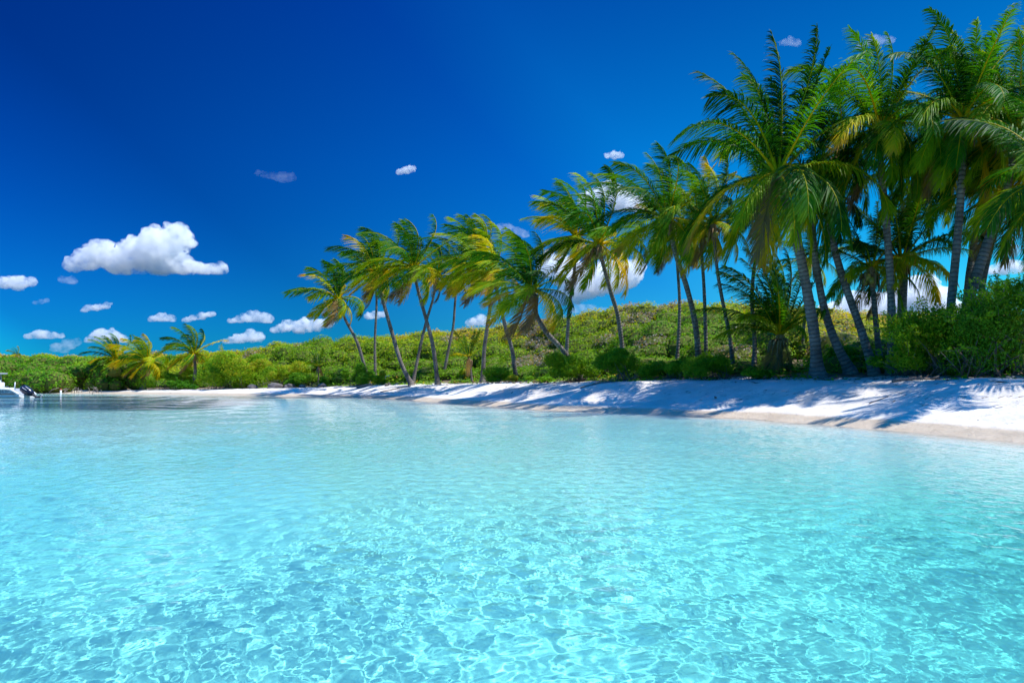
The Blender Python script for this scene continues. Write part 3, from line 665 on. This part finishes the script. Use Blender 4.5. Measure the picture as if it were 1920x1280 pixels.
def palms():
    far = 'far palms on the left shore'
    A = [
     # left clump
     ('stout palm at the left of the far clump, its crown just above the mangroves', [(232, 722), (228, 700), (218, 678)], 84, 84, 4.0, 26, .75, 1, dict(rad=.24, nuts=0, group=far)),
     ('middle palm of the far left clump with yellow lower fronds', [(268, 727), (272, 705), (274, 683)], 82, 82, 4.4, 28, .8, 2, dict(rad=.26, nuts=0, yellow=.12, group=far, thatch=1)),
     ('tallest palm of the far left clump, standing apart on the right with fronds swept left', [(362, 722), (366, 695), (364, 668)], 82, 82, 4.6, 22, .85, 3, dict(rad=.22, nuts=0, group=far)),
     ('tiny palm crown poking out of the thicket near the left edge', [(34, 690), (33, 677), (32, 670)], 104, 104, 1.7, 12, .7, 4, dict(rad=.15, nuts=0, group=far)),
     # the row
     ('leftmost tall palm of the row, thin trunk leaning left and fronds streaming left', [(692, 692), (672, 648), (648, 600), (634, 566)], 59, 58, 4.4, 22, .85, 5, dict(rad=.19)),
     ('slim upright palm second in the row, its straight pale trunk behind the first', [(704, 700), (703, 640), (706, 570), (704, 530)], 62, 62, 4.2, 20, .9, 6, dict(rad=.15)),
     ('palm with a curved trunk swelling at its foot on the sand, third in the row', [(772, 714), (752, 680), (734, 620), (717, 560), (706, 515)], 52, 52, 4.2, 22, .85, 7, dict(rad=.20)),
     ('palm whose trunk bends right and crosses behind its taller neighbour', [(774, 702), (788, 650), (800, 600), (812, 560), (818, 525)], 56, 56, 3.6, 20, .8, 8, dict(rad=.16, yellow=.08)),
     ('tall palm with a full windblown crown in front of the crossing trunks', [(821, 712), (812, 650), (798, 595), (784, 545), (776, 510)], 50, 49, 4.7, 27, .9, 9, dict(rad=.19)),
     ('thin palm with a right-leaning trunk standing behind the row', [(830, 688), (842, 650), (850, 610), (854, 560), (862, 515)], 58, 58, 3.9, 20, .85, 10, dict(rad=.15)),
     ('palm with a dense crown blown left above a gently curved grey trunk', [(905, 690), (908, 655), (914, 610), (918, 560), (896, 500)], 48, 47, 4.5, 27, .9, 11, dict(rad=.18)),
     ('palm with a short visible trunk leaning left behind the low-leaning palm', [(968, 690), (960, 655), (948, 615), (938, 570), (925, 520)], 45, 44, 3.9, 22, .8, 12, dict(rad=.17, yellow=.1)),
     ('low palm leaning far to the left with brown thatch hanging under its crown', [(1092, 700), (1058, 660), (1024, 622), (1006, 590), (998, 555)], 39, 38, 4.2, 28, .85, 13, dict(rad=.19, thatch=1.6, dead=3, nuts=3)),
     ('thin straight palm behind the windswept middle palm, yellow fronds low in its crown', [(1060, 682), (1064, 630), (1068, 570), (1076, 520), (1080, 452)], 44, 44, 4.4, 24, .75, 14, dict(rad=.15, yellow=.1)),
     ('windswept middle palm with long fronds drooping right of its dark leaning trunk', [(1172, 652), (1160, 600), (1146, 550), (1132, 500), (1124, 468)], 37, 35, 4.5, 26, .62, 15, dict(rad=.16, nuts=8, emin=-50)),
     ('thin palm with a nearly vertical trunk left of the thicker leaning one', [(1268, 690), (1273, 620), (1274, 560), (1270, 500), (1268, 462)], 38, 38, 3.2, 18, .55, 16, dict(rad=.12, yellow=.12)),
     ('tall palm with a thick leaning trunk and a hanging yellow frond', [(1312, 670), (1304, 610), (1288, 540), (1268, 480), (1254, 422)], 34, 32, 4.5, 27, .58, 17, dict(rad=.18, emin=-55)),
     ('slim palm with an upright pale trunk right of the thick leaning one', [(1324, 690), (1323, 620), (1320, 540), (1316, 480), (1312, 425)], 36, 36, 3.4, 20, .5, 18, dict(rad=.13, yellow=.1)),
     ('slim palm with a slightly left-leaning trunk, third of the three thin trunks', [(1376, 690), (1368, 630), (1354, 560), (1344, 500), (1338, 432)], 35, 34, 3.5, 20, .5, 19, dict(rad=.13, yellow=.08)),
     ('palm whose dark upper trunk leans right behind the lush low palm', [(1413, 692), (1415, 640), (1410, 560), (1416, 490), (1432, 425), (1436, 380)], 35, 36, 3.6, 20, .4, 20, dict(rad=.14)),
     ('thin palm glimpsed far behind the thickest trunk', [(1504, 655), (1507, 620), (1512, 560), (1516, 500)], 42, 42, 3.0, 16, .4, 21, dict(rad=.12, nuts=0)),
     ('largest foreground palm with a wide shaggy crown and the thickest trunk flared at its foot', [(1533, 702), (1527, 630), (1514, 550), (1494, 450), (1470, 368), (1462, 342)], 26, 25, 5.0, 31, .26, 22, dict(rad=.25, emin=-62, G=1.9, nuts=9, flare=1.9, emax=86, dead=1)),
     ('dark leaning palm right of the thickest trunk, curving up into the big crown', [(1596, 692), (1566, 640), (1546, 580), (1534, 520), (1524, 440), (1528, 372)], 27.5, 28, 3.5, 17, .3, 23, dict(G=1.95, rad=.2, emin=-60, flare=2.0)),
     ('palm with a long trunk sloping left, second of the two leaning trunks', [(1640, 688), (1615, 620), (1590, 550), (1568, 480), (1556, 420), (1560, 350), (1574, 300)], 27, 28, 3.6, 22, .3, 24, dict(G=1.95, rad=.19, emin=-60)),
     ('short dark palm between the sloping trunk and the ringed trunk, fronds spread both ways', [(1652, 690), (1646, 640), (1640, 580), (1634, 515)], 28, 28, 3.0, 20, .15, 25, dict(rad=.15, emin=-45, nuts=3)),
     ('tall palm with a ringed upright trunk and high crown right of the largest palm', [(1672, 695), (1672, 600), (1668, 500), (1660, 400), (1652, 310), (1650, 258)], 25.5, 25, 3.8, 32, .30, 26, dict(G=1.95, rad=.18, emin=-62, nuts=7)),
     ('mid-height palm with upreaching fronds and a bare horizontal frond on the right', [(1686, 690), (1687, 630), (1688, 570), (1690, 500)], 28.5, 28.5, 3.6, 24, .12, 27, dict(rad=.16, emin=-25, G=1.0, nuts=0)),
     ('tall palm rising straight behind the spreading bush, its crown at the top of the picture', [(1768, 690), (1780, 600), (1795, 450), (1802, 360), (1806, 290), (1806, 240)], 24.5, 24.5, 3.8, 34, .28, 28, dict(G=1.95, rad=.185, emin=-62, nuts=7)),
     ('thick trunked palm leaning right behind the tall edge bush', [(1790, 680), (1818, 560), (1850, 460), (1880, 380), (1895, 310), (1902, 268)], 24, 24, 4.0, 34, .26, 29, dict(G=1.95, rad=.23, emin=-62, yellow=.08)),
     ('palm behind the thick leaning one, dead fronds hanging down its pale trunk', [(1826, 690), (1838, 560), (1856, 470), (1872, 420), (1884, 375)], 26, 26, 3.6, 22, .25, 30, dict(rad=.15, emin=-65, dead=5, thatch=2)),
     ('dark palm crown filling the gap behind the ringed upright trunk', [(1694, 688), (1695, 560), (1706, 440), (1730, 345)], 32, 32, 3.9, 28, .25, 33, dict(rad=.14, G=1.9, emin=-60, yellow=-.05, group='coconut palms along the beach')),
     ('dark palm half hidden behind the two right-hand crowns, trunk between theirs', [(1802, 688), (1812, 560), (1830, 430), (1852, 320), (1864, 240)], 29, 29, 4.0, 28, .25, 34, dict(rad=.15, G=1.9, emin=-60, yellow=-.05)),
     ('palm standing past the right edge, only its left fronds reaching into view', [(2030, 700), (2025, 600), (2010, 480), (1996, 372)], 23, 23, 4.2, 26, .25, 31, dict(G=1.95, rad=.2, emin=-55, yellow=-.08)),
    ]
    for lb, pts, Yb, Yc, Lf, nf, wd, sd, kw in A: palm(lb, pts, Yb, Yc, Lf, nf, wd, sd, **kw)
    # lush low palm and the seedlings: fronds rise from the ground
    palm('lush low palm with upright fronds rising from a stump of brown sheaths', [(1463, 692), (1462, 662), (1462, 640)], 30, 30, 3.9, 26, .42, 40, rad=.17, emax=86, emin=8, G=1.0, nuts=0, dead=3, thatch=.9, name='young_palm', group='young palms')
    palm('young palm with a few bright upright fronds behind the feathery bush', [(885, 692), (882, 684), (880, 676)], 47, 47, 1.9, 9, .1, 41, rad=.08, emax=84, emin=25, G=.9, nuts=0, dead=1, thatch=.3, name='young_palm', group='young palms')
    palm('small seedling palm alone in the scrub above the grey boulders', [(597, 705), (597, 698), (597, 692)], 69, 69, 1.9, 8, .15, 42, rad=.09, emax=80, emin=15, G=1.0, nuts=0, dead=1, thatch=.3, name='young_palm', group='young palms')
palms()

# ------------------------------------------------------------------ boats and small things
def loft(sections, closed_end=True):
    S = np.array(sections); m, k = S.shape[:2]
    i = np.arange(m - 1)[:, None] * k; j = np.arange(k - 1)[None]
    F = np.stack([i + j, i + j + 1, i + k + j + 1, i + k + j], -1).reshape(-1, 4)
    return S.reshape(-1, 3), F

def lettering(txt, loc, size, parent, mat_):
    cu = bpy.data.curves.new('lettering', 'FONT'); cu.body = txt; cu.size = size; cu.extrude = .004
    o = bpy.data.objects.new('t', cu); sc.collection.objects.link(o)
    me = bpy.data.meshes.new_from_object(o); bpy.data.objects.remove(o)
    me.materials.clear(); me.materials.append(mat_)
    q = bpy.data.objects.new('lettering', me); q.location = loc; q.rotation_euler = (PI / 2, 0, 0); return link(q, parent)

def motorboat():
    Y = 57.; base = at(51, 718, Y); base[2] = 0
    root = empty('motorboat', base, 'white motorboat with raised black outboard engine, cut by the left edge', 'boat')
    secs = []
    for x, w_, top, kz in ((0.05, .98, .34, -.25), (-.05, 1.0, .38, -.3), (-.55, 1.08, .70, -.35), (-.9, 1.1, .74, -.36), (-2.5, 1.15, .76, -.38), (-4.5, 1.05, .84, -.36), (-6., .7, .95, -.25), (-7., .05, 1.05, .2)):
        secs.append([(x, -w_, top), (x, -w_ * 1.02, top - .07), (x, -w_ * .97, top - .1), (x, -w_ * .94, top * .25), (x, -w_ * .95, .06), (x, -w_ * .6, kz * .6), (x, 0, kz),
                     (x, w_ * .6, kz * .6), (x, w_ * .95, .06), (x, w_ * .94, top * .25), (x, w_ * .97, top - .1), (x, w_ * 1.02, top - .07), (x, w_, top),
                     (x, w_ * .86, top), (x, w_ * .84, min(.25, top - .05)), (x, -w_ * .84, min(.25, top - .05)), (x, -w_ * .86, top), (x, -w_, top)])
    V, F = loft(secs); k = 18
    F = np.concatenate([F, [[0, 3, 6, 9], [0, 9, 12, 15]]]); obj('hull', V, F, M['white_paint'], root, smooth=False)
    b = MB(); b.box((-3.4, -1.115, .30), (3.2, .012, .035)); b.build('rub_stripe', M['dark_rubber'], root)
    c = MB(); c.box((-2.75, 0, .85), (.45, .42, .42)); c.box((-2.9, 0, 1.35), (.30, .40, .1)); c.build('console', M['white_paint'], root)
    s_ = MB(); s_.box((-1.85, 0, .62), (.24, .6, .2)); s_.build('seat', M['white_paint'], root)
    t = MB(); t.box((-3.75, 0, 2.0), (1.25, .95, .06)); t.build('canopy', M['grey_paint'], root)
    for x in (-2.8, -4.6):
        for y in (-.75, .75):
            p = MB(); p.tube([(x, y, .7), (x - .05, y * .97, 1.3), (x - .1, y * .95, 1.97)], .025, 6); p.build('canopy_post', M['metal'], root)
    rl = MB(); rl.tube([(-1.25, -1.0, .74), (-1.05, -1.0, .88), (-.98, -1.0, .95), (-.75, -1.0, .80), (-.70, -1.0, .72)], .018, 6); rl.build('rail', M['metal'], root)
    an = MB(); an.tube([(-.52, -.7, .6), (-.51, -.7, .95), (-.48, -.7, 1.28)], .04, 6); an.build('stern_light', M['white_paint'], root)
    pn = MB(); pn.box((-1.66, -1.07, .52), (.05, .02, .17)); pn.build('red_mark', M['red_paint'], root)
    lettering('BLUE FINLEY', (-1.5, -1.105, .535), .16, root, M['text_paint'])
    lettering('FISHING BOAT LINE', (-1.55, -1.105, .40), .135, root, M['text_paint'])
    for yo in (-.1,):
        og = MB(); ax = np.array([.80, 0, -.50]); ax /= np.linalg.norm(ax); o0 = np.array([-.40, yo, .86])
        ts = np.linspace(0, 1.15, 9); og.tube(o0 + ax * ts[:, None], np.interp(ts, [0, .08, .45, .9, 1.15], [.16, .32, .37, .30, .16]), 12)
        e = og.build('outboard', M['black_gloss'], root)
        st = MB(); st.tube([o0 + ax * .32 + [.05, -.36, .16], o0 + ax * .75 + [.05, -.33, .14]], .022, 5); st.tube([o0 + ax * .45 + [.14, -.24, .30], o0 + ax * .85 + [.12, -.21, .25]], .022, 5)
        st.build('stripe', M['white_paint'], e)
        lg = MB(); tl = np.linspace(1.0, 1.95, 6); lg.tube(o0 + ax * tl[:, None], [.15, .12, .10, .10, .09, .05], 8)
        lg.tube([o0 + ax * 1.6 + [-.2, 0, -.1], o0 + ax * 1.6 + [.05, 0, .02], o0 + ax * 1.6 + [.34, 0, .12]], [.05, .09, .03], 8); lg.build('leg', M['dark_rubber'], e)
        pr = MB(); c0 = o0 + ax * 1.6 + [.36, 0, .13]
        for a in (0, 2.1, 4.2): pr.ball(c0 + np.array([.0, math.cos(a) * .1, math.sin(a) * .1]), (.02, .09, .09), 0, nu=8, nv=5)
        pr.build('propeller', M['metal'], e)
        br = MB(); br.box((.02, yo, .40), (.10, .12, .22)); br.tube([(-.02, yo, .55), (.05, yo - .02, .7), (.12, yo, .82)], .035, 6); br.build('bracket', M['metal'], e)
    root.rotation_euler = (0, 0, math.radians(-3))
motorboat()

def rowboat():
    g = gpt(706, Yat(706, 8.2)); root = empty('rowing_boat', (g[0], g[1], g[2] + .15), 'small white boat pulled up on the ground behind the green feathery bush', 'boat')
    secs = []
    for x, w_, top in ((-1.75, .55, .50), (-1.2, .66, .50), (0, .72, .52), (1.0, .55, .58), (1.75, .04, .68)):
        secs.append([(x, -w_, top), (x, -w_ * .85, top * .4), (x, -w_ * .4, .02), (x, 0, 0), (x, w_ * .4, .02), (x, w_ * .85, top * .4), (x, w_, top), (x, w_ * .9, top), (x, w_ * .6, .14), (x, -w_ * .6, .14), (x, -w_ * .9, top), (x, -w_, top)])
    V, F = loft(secs); F = np.concatenate([F, [[0, 1, 2, 3], [3, 4, 5, 6], [0, 3, 6, 6]]]); obj('hull', V, F, M['white_paint'], root, smooth=False)
    gn = MB(); 
    for s in (-1, 1): gn.tube([(-1.75, s * .56, .47), (-1.2, s * .67, .47), (0, s * .73, .49), (1.0, s * .56, .55), (1.72, s * .07, .65)], .035, 6)
    gn.build('gunwale', M['sea_green'], root)
    for x in (-.8, .4):
        t = MB(); t.box((x, 0, .38), (.12, .6, .02)); t.build('bench', M['driftwood'], root)
rowboat()

def small():
    p = at(114, 741, 78); p[2] = -.5; root = empty('marker_post', p, 'short white and red post standing in the water right of the motorboat', 'post')
    b = MB(); b.tube([(0, 0, 0), (0, 0, .9)], .09, 10); b.build('post', M['white_paint'], root)
    b = MB(); b.tube([(0, 0, .901), (0, 0, 1.05)], .1, 10); b.build('cap', M['red_paint'], root)
    for i, (px, Y, rx, rz, lb) in enumerate([(516, 69.5, .75, .42, 'largest dark boulder at the top of the far sand'), (543, 69.2, .55, .36, 'brown boulder touching the largest one on its right'),
                                    (604, 66.5, .45, .34, 'rounded grey boulder standing alone below the seedling palm'), (474, 72.5, .5, .35, 'pale boulder half hidden under the lime green bush'),
                                    (566, 68.5, .38, .26, 'small grey boulder in the middle of the boulder line')]):
        b = MB(); b.ball((0, 0, rz * .3), (rx, rx * .8, rz), 0, .5, 60 + i, 22, 14)
        o = b.build('boulder', M['rock']); o.location = gpt(px, Yat(px, 5.6 + .2 * (i % 3))); tag(o, lb, 'boulder', 'boulders above the far sand')
    D = [(684, Yat(684, 4.2), .7, .14, .1, 'short dark log lying on the shaded sand below the dark feathery bush'), (727, Yat(727, 4.6), .18, .12, 0, 'small round dark stump on the sand under the white boat'),
         (1553, Yat(1553, 5.6), .55, .035, .4, 'bleached branch lying on the sand just below the thickest trunk'), (1716, Yat(1716, 5.2), .7, .05, -.3, 'dark branch on the sand at the foot of the spreading bush'),
         (1648, Yat(1648, 2.6), .35, .02, .2, 'thin curved twig alone on the open white sand'), (742, Yat(742, 3.2), 1.3, .05, .25, 'long dark branch stranded on the sand left of the swollen palm foot'),
         (1118, Yat(1118, 4.4), .8, .04, .1, 'forked grey branch on the shaded sand below the large rounded bush')]
    for i, (px, Y, l, rd, a, lb) in enumerate(D):
        r = np.random.default_rng(300 + i); n = 7; t = np.linspace(-l, l, n)
        xs = t * math.cos(a); ys = t * math.sin(a) + r.normal(0, rd * .8, n)
        g0 = gpt(px, Y); zs = ground(g0[0] + xs, g0[1] + ys) - g0[2] + rd * .6 + np.abs(r.normal(0, rd * .4, n))
        b = MB(); b.tube(np.stack([xs, ys, zs], -1), rd * np.linspace(1, .55, n), 8)
        if l > .4 and rd < .1:
            for q in (2, 3, 5): b.tube([(xs[q], ys[q], zs[q]), (xs[q] + .15, ys[q] + r.uniform(-.25, .25), zs[q] + .08), (xs[q] + .32, ys[q] + r.uniform(-.4, .4), zs[q] + .05 + .15 * r.random())], [rd * .6, rd * .4, rd * .2], 5)
        o = b.build('driftwood', M['driftwood']); o.location = g0; tag(o, lb, 'driftwood', 'driftwood on the beach')
small()

# ------------------------------------------------------------------ clouds
def cloud_mat(name, dens):
    m = bpy.data.materials.new(name); m.use_nodes = True; nt = m.node_tree; nt.nodes.remove(nt.nodes['Principled BSDF'])
    v = N(nt, 'VolumePrincipled'); v.inputs['Color'].default_value = (1, 1, 1, 1); v.inputs['Anisotropy'].default_value = .1
    geo = N(nt, 'NewGeometry'); n = N(nt, 'TexNoise'); n.inputs['Scale'].default_value = .10; n.inputs['Detail'].default_value = 5; n.inputs['Roughness'].default_value = .65
    nt.links.new(geo.outputs['Position'], n.inputs['Vector'])
    mr = N(nt, 'MapRange'); mr.inputs['From Min'].default_value = .39; mr.inputs['From Max'].default_value = .68; mr.inputs['To Max'].default_value = dens
    nt.links.new(n.outputs['Fac'], mr.inputs['Value']); nt.links.new(mr.outputs[0], v.inputs['Density'])
    nt.links.new(v.outputs[0], nt.nodes['Material Output'].inputs['Volume'])
    return m
M['cloud'] = cloud_mat('cloud_vapour', .22); M['wisp'] = cloud_mat('wisp_vapour', .045); M['faint'] = cloud_mat('faint_vapour', .013)

def noise3(P, s):
    return (noise(P[:, 0] + P[:, 2] * .63, P[:, 1] + P[:, 2] * .77, s) + noise(P[:, 1] - P[:, 2] * .71, P[:, 0] * .6 + P[:, 2], s + 9) + noise(P[:, 0] * .9 - P[:, 1] * .5, P[:, 2] * 1.1, s + 5)) / 2

def cloud(label, blobs, Y=900., thin=False, seed=0):
    r = np.random.default_rng(seed + 900); k = Y / F0; mb = MB(); B = []
    for a, b in zip(blobs, blobs[1:] + [None]):                        # close the gaps between the heaps
        B.append(a)
        if b is None: break
        d = math.hypot(b[0] - a[0], b[1] - a[1]); m_ = int(d / (.75 * min(a[2], b[2])))
        for q in range(1, m_): t = q / m_; B.append((a[0] + (b[0] - a[0]) * t, a[1] + (b[1] - a[1]) * t, (a[2] * (1 - t) + b[2] * t) * .86))
    for (px, py, rad) in B:
        c = at(px, py, Y + r.uniform(-.3, .3) * rad * k); mb.ball(c, np.array([rad * 1.25, rad * 1.2, rad * 1.0]) * k, 0, 0, 0, 14, 9)
        for q in range(4):
            d = norm(r.normal(size=3)); d[2] = abs(d[2]); rr = rad * r.uniform(.3, .55)
            mb.ball(c + d * rad * k * .8, np.full(3, rr * k), 0, 0, q, 10, 7)
    V, F, T = mb.arr(); c0 = V.mean(0); V = V - c0
    me = bpy.data.meshes.new('cloud'); me.from_pydata(V.tolist(), [], F.tolist())
    o = bpy.data.objects.new('cloud', me); sc.collection.objects.link(o); o.location = c0
    md = o.modifiers.new('r', 'REMESH'); md.mode = 'VOXEL'; md.voxel_size = max(.9, min(b[2] for b in blobs) * k * .16)
    dg = bpy.context.evaluated_depsgraph_get(); m2 = bpy.data.meshes.new_from_object(o.evaluated_get(dg)); o.modifiers.clear(); o.data = m2; bpy.data.meshes.remove(me)
    n = len(m2.vertices); co_ = np.zeros(n * 3, np.float32); m2.vertices.foreach_get('co', co_); co_ = co_.reshape(-1, 3).astype(float)
    nn = np.zeros(n * 3, np.float32); m2.vertices.foreach_get('normal', nn); nn = nn.reshape(-1, 3)
    rm = float(np.mean([b[2] for b in blobs])) * k; W_ = co_ + c0
    dsp = .55 * (1 - np.abs(noise3(W_ / (rm * 1.3), 3))) + .3 * (1 - np.abs(noise3(W_ / (rm * .6), 4))) + .16 * noise3(W_ / (rm * .28), 5) + .09 * noise3(W_ / (rm * .13), 6) - .55
    co_ += nn * (dsp * rm * .75)[:, None]
    zb = max(b[1] + b[2] * .55 for b in blobs); zb = CAMZ + (HZ - zb) * k - c0[2]
    co_[:, 2] = np.where(co_[:, 2] < zb, zb + (co_[:, 2] - zb) * .35, co_[:, 2])
    m2.vertices.foreach_set('co', co_.astype(np.float32).ravel()); m2.update()
    m2.name = 'cloud'; m2.materials.clear(); m2.materials.append(M[('cloud', 'wisp', 'faint')[int(thin)]])
    return tag(o, label, 'cloud', 'clouds')
CL = [
 ('largest white cloud, heaped up over the left sea with a low tail to its right', [(140, 494, 14), (165, 487, 22), (192, 474, 25), (225, 490, 25), (262, 478, 33), (300, 465, 36), (330, 452, 28), (346, 440, 12), (300, 497, 24), (340, 498, 20), (380, 505, 14), (410, 505, 13)], 0),
 ('ragged cloud at the left edge, level with the foot of the largest cloud', [(8, 530, 11), (34, 530, 14), (58, 528, 8), (36, 541, 6)], 0),
 ('small puff just below the left tip of the largest cloud', [(118, 524, 7), (134, 527, 8)], 1),
 ('tiny streak of cloud alone below the ragged left-edge cloud', [(66, 568, 4), (76, 566, 5), (88, 563, 4)], 1),
 ('small slanting cloud high above the left mangroves', [(158, 582, 5), (166, 577, 6), (182, 577, 6), (200, 573, 6), (208, 569, 3)], 0),
 ('flat cloud low above the mangroves, left of the palm clump', [(52, 631, 6), (74, 627, 9), (98, 630, 8), (114, 630, 5)], 0),
 ('white cloud right behind the leftmost palm of the far clump', [(168, 636, 8), (190, 628, 12), (214, 630, 12), (228, 636, 9)], 0),
 ('pale hazy cloud between the flat cloud and the palm clump', [(104, 652, 9), (128, 646, 11), (144, 640, 7), (120, 656, 8)], 1),
 ('small oval cloud above the tallest palm of the far clump, left one of a pair', [(286, 599, 6), (304, 595, 9), (322, 598, 7)], 0),
 ('slanting cloud above the tallest palm of the far clump, right one of a pair', [(346, 601, 5), (362, 596, 6), (380, 592, 7), (398, 588, 5)], 0),
 ('heaped cloud upper of two, over the tallest shore bush', [(432, 602, 5), (450, 598, 8), (474, 593, 11), (500, 597, 10)], 0),
 ('heaped cloud lower of two, touching the hill behind the shore bushes', [(424, 640, 6), (446, 635, 10), (470, 630, 12), (486, 632, 9)], 0),
 ('long cloud behind the drooping fronds of the leftmost tall palm', [(514, 620, 7), (540, 610, 11), (570, 608, 12), (596, 610, 12), (614, 606, 9), (560, 618, 10)], 0),
 ('faint wisp in the deep blue, left of the small bright puff', [(484, 325, 6), (508, 330, 7), (530, 334, 11), (546, 333, 8)], 2),
 ('small bright puff alone in the blue above the row of palms', [(750, 323, 6), (762, 320, 7), (772, 317, 7)], 0),
 ('small cloud between the slim upright trunk and the swollen-foot palm', [(690, 594, 7), (706, 590, 8), (718, 589, 6)], 0),
 ('white cloud on the hill line between two trunks in the middle', [(884, 606, 9), (900, 600, 11), (912, 604, 9)], 0),
 ('small round cloud left of the tall palm with the thick leaning trunk', [(1140, 291, 6), (1152, 292, 8), (1163, 291, 6)], 0),
 ('small cloud touching the top of the dense windblown crown', [(938, 426, 8), (954, 427, 7), (984, 440, 8)], 1),
 ('bright cloud showing through the windswept middle palm', [(1105, 378, 18), (1140, 355, 16), (1165, 375, 22), (1195, 385, 18)], 0),
 ('big white cloud behind the low-leaning palm, low over the hill', [(1030, 500, 22), (1062, 510, 30), (1100, 530, 26), (1140, 520, 32), (1180, 515, 24), (1050, 560, 20), (1195, 500, 12)], 0),
 ('thin cloud resting on the hill right of the middle', [(1080, 578, 10), (1110, 580, 9), (1140, 586, 9)], 1),
 ('small cloud near the top of the picture above the largest palm', [(1466, 82, 6), (1480, 78, 8), (1496, 82, 6)], 1),
 ('small cloud behind the high crown near the top right', [(1612, 88, 7), (1640, 76, 9), (1668, 76, 8)], 1),
 ('wide bright cloud bank above the scrub between the right trunks', [(1565, 592, 26), (1600, 575, 26), (1640, 578, 28), (1685, 565, 30), (1725, 545, 28), (1752, 565, 28), (1790, 590, 26)], 0),
 ('white cloud beyond the trunks at the right edge, above the tall bush', [(1862, 508, 10), (1885, 503, 15), (1908, 500, 14)], 0),
 ('pale cloud in the gap of the fronds at the right edge', [(1878, 476, 9), (1900, 470, 12)], 1),
]
for i, (lb, bl, th) in enumerate(CL): cloud(lb, bl, 800 if i == 0 else 940 + 50 * (i % 5), th, i)

# ------------------------------------------------------------------ camera, render settings
cam = bpy.data.cameras.new('camera'); cam.sensor_width = 36; cam.lens = 36 * F0 / 1920; cam.shift_y = (HZ - 640) / 1920
cam.clip_start = .05; cam.clip_end = 6000
co = link(bpy.data.objects.new('camera', cam)); co.location = (0, 0, CAMZ); co.rotation_euler = (PI / 2, 0, 0); sc.camera = co
vs = sc.view_settings; vs.view_transform = 'Standard'; vs.look = 'None'; vs.exposure = .45; vs.gamma = 1; vs.use_curve_mapping = False
cy = sc.cycles; cy.max_bounces = 14; cy.diffuse_bounces = 3; cy.glossy_bounces = 3; cy.transmission_bounces = 6; cy.volume_bounces = 12; cy.transparent_max_bounces = 8
cy.sample_clamp_indirect = 6; cy.use_adaptive_sampling = True; cy.adaptive_threshold = .015; cy.volume_max_steps = 128
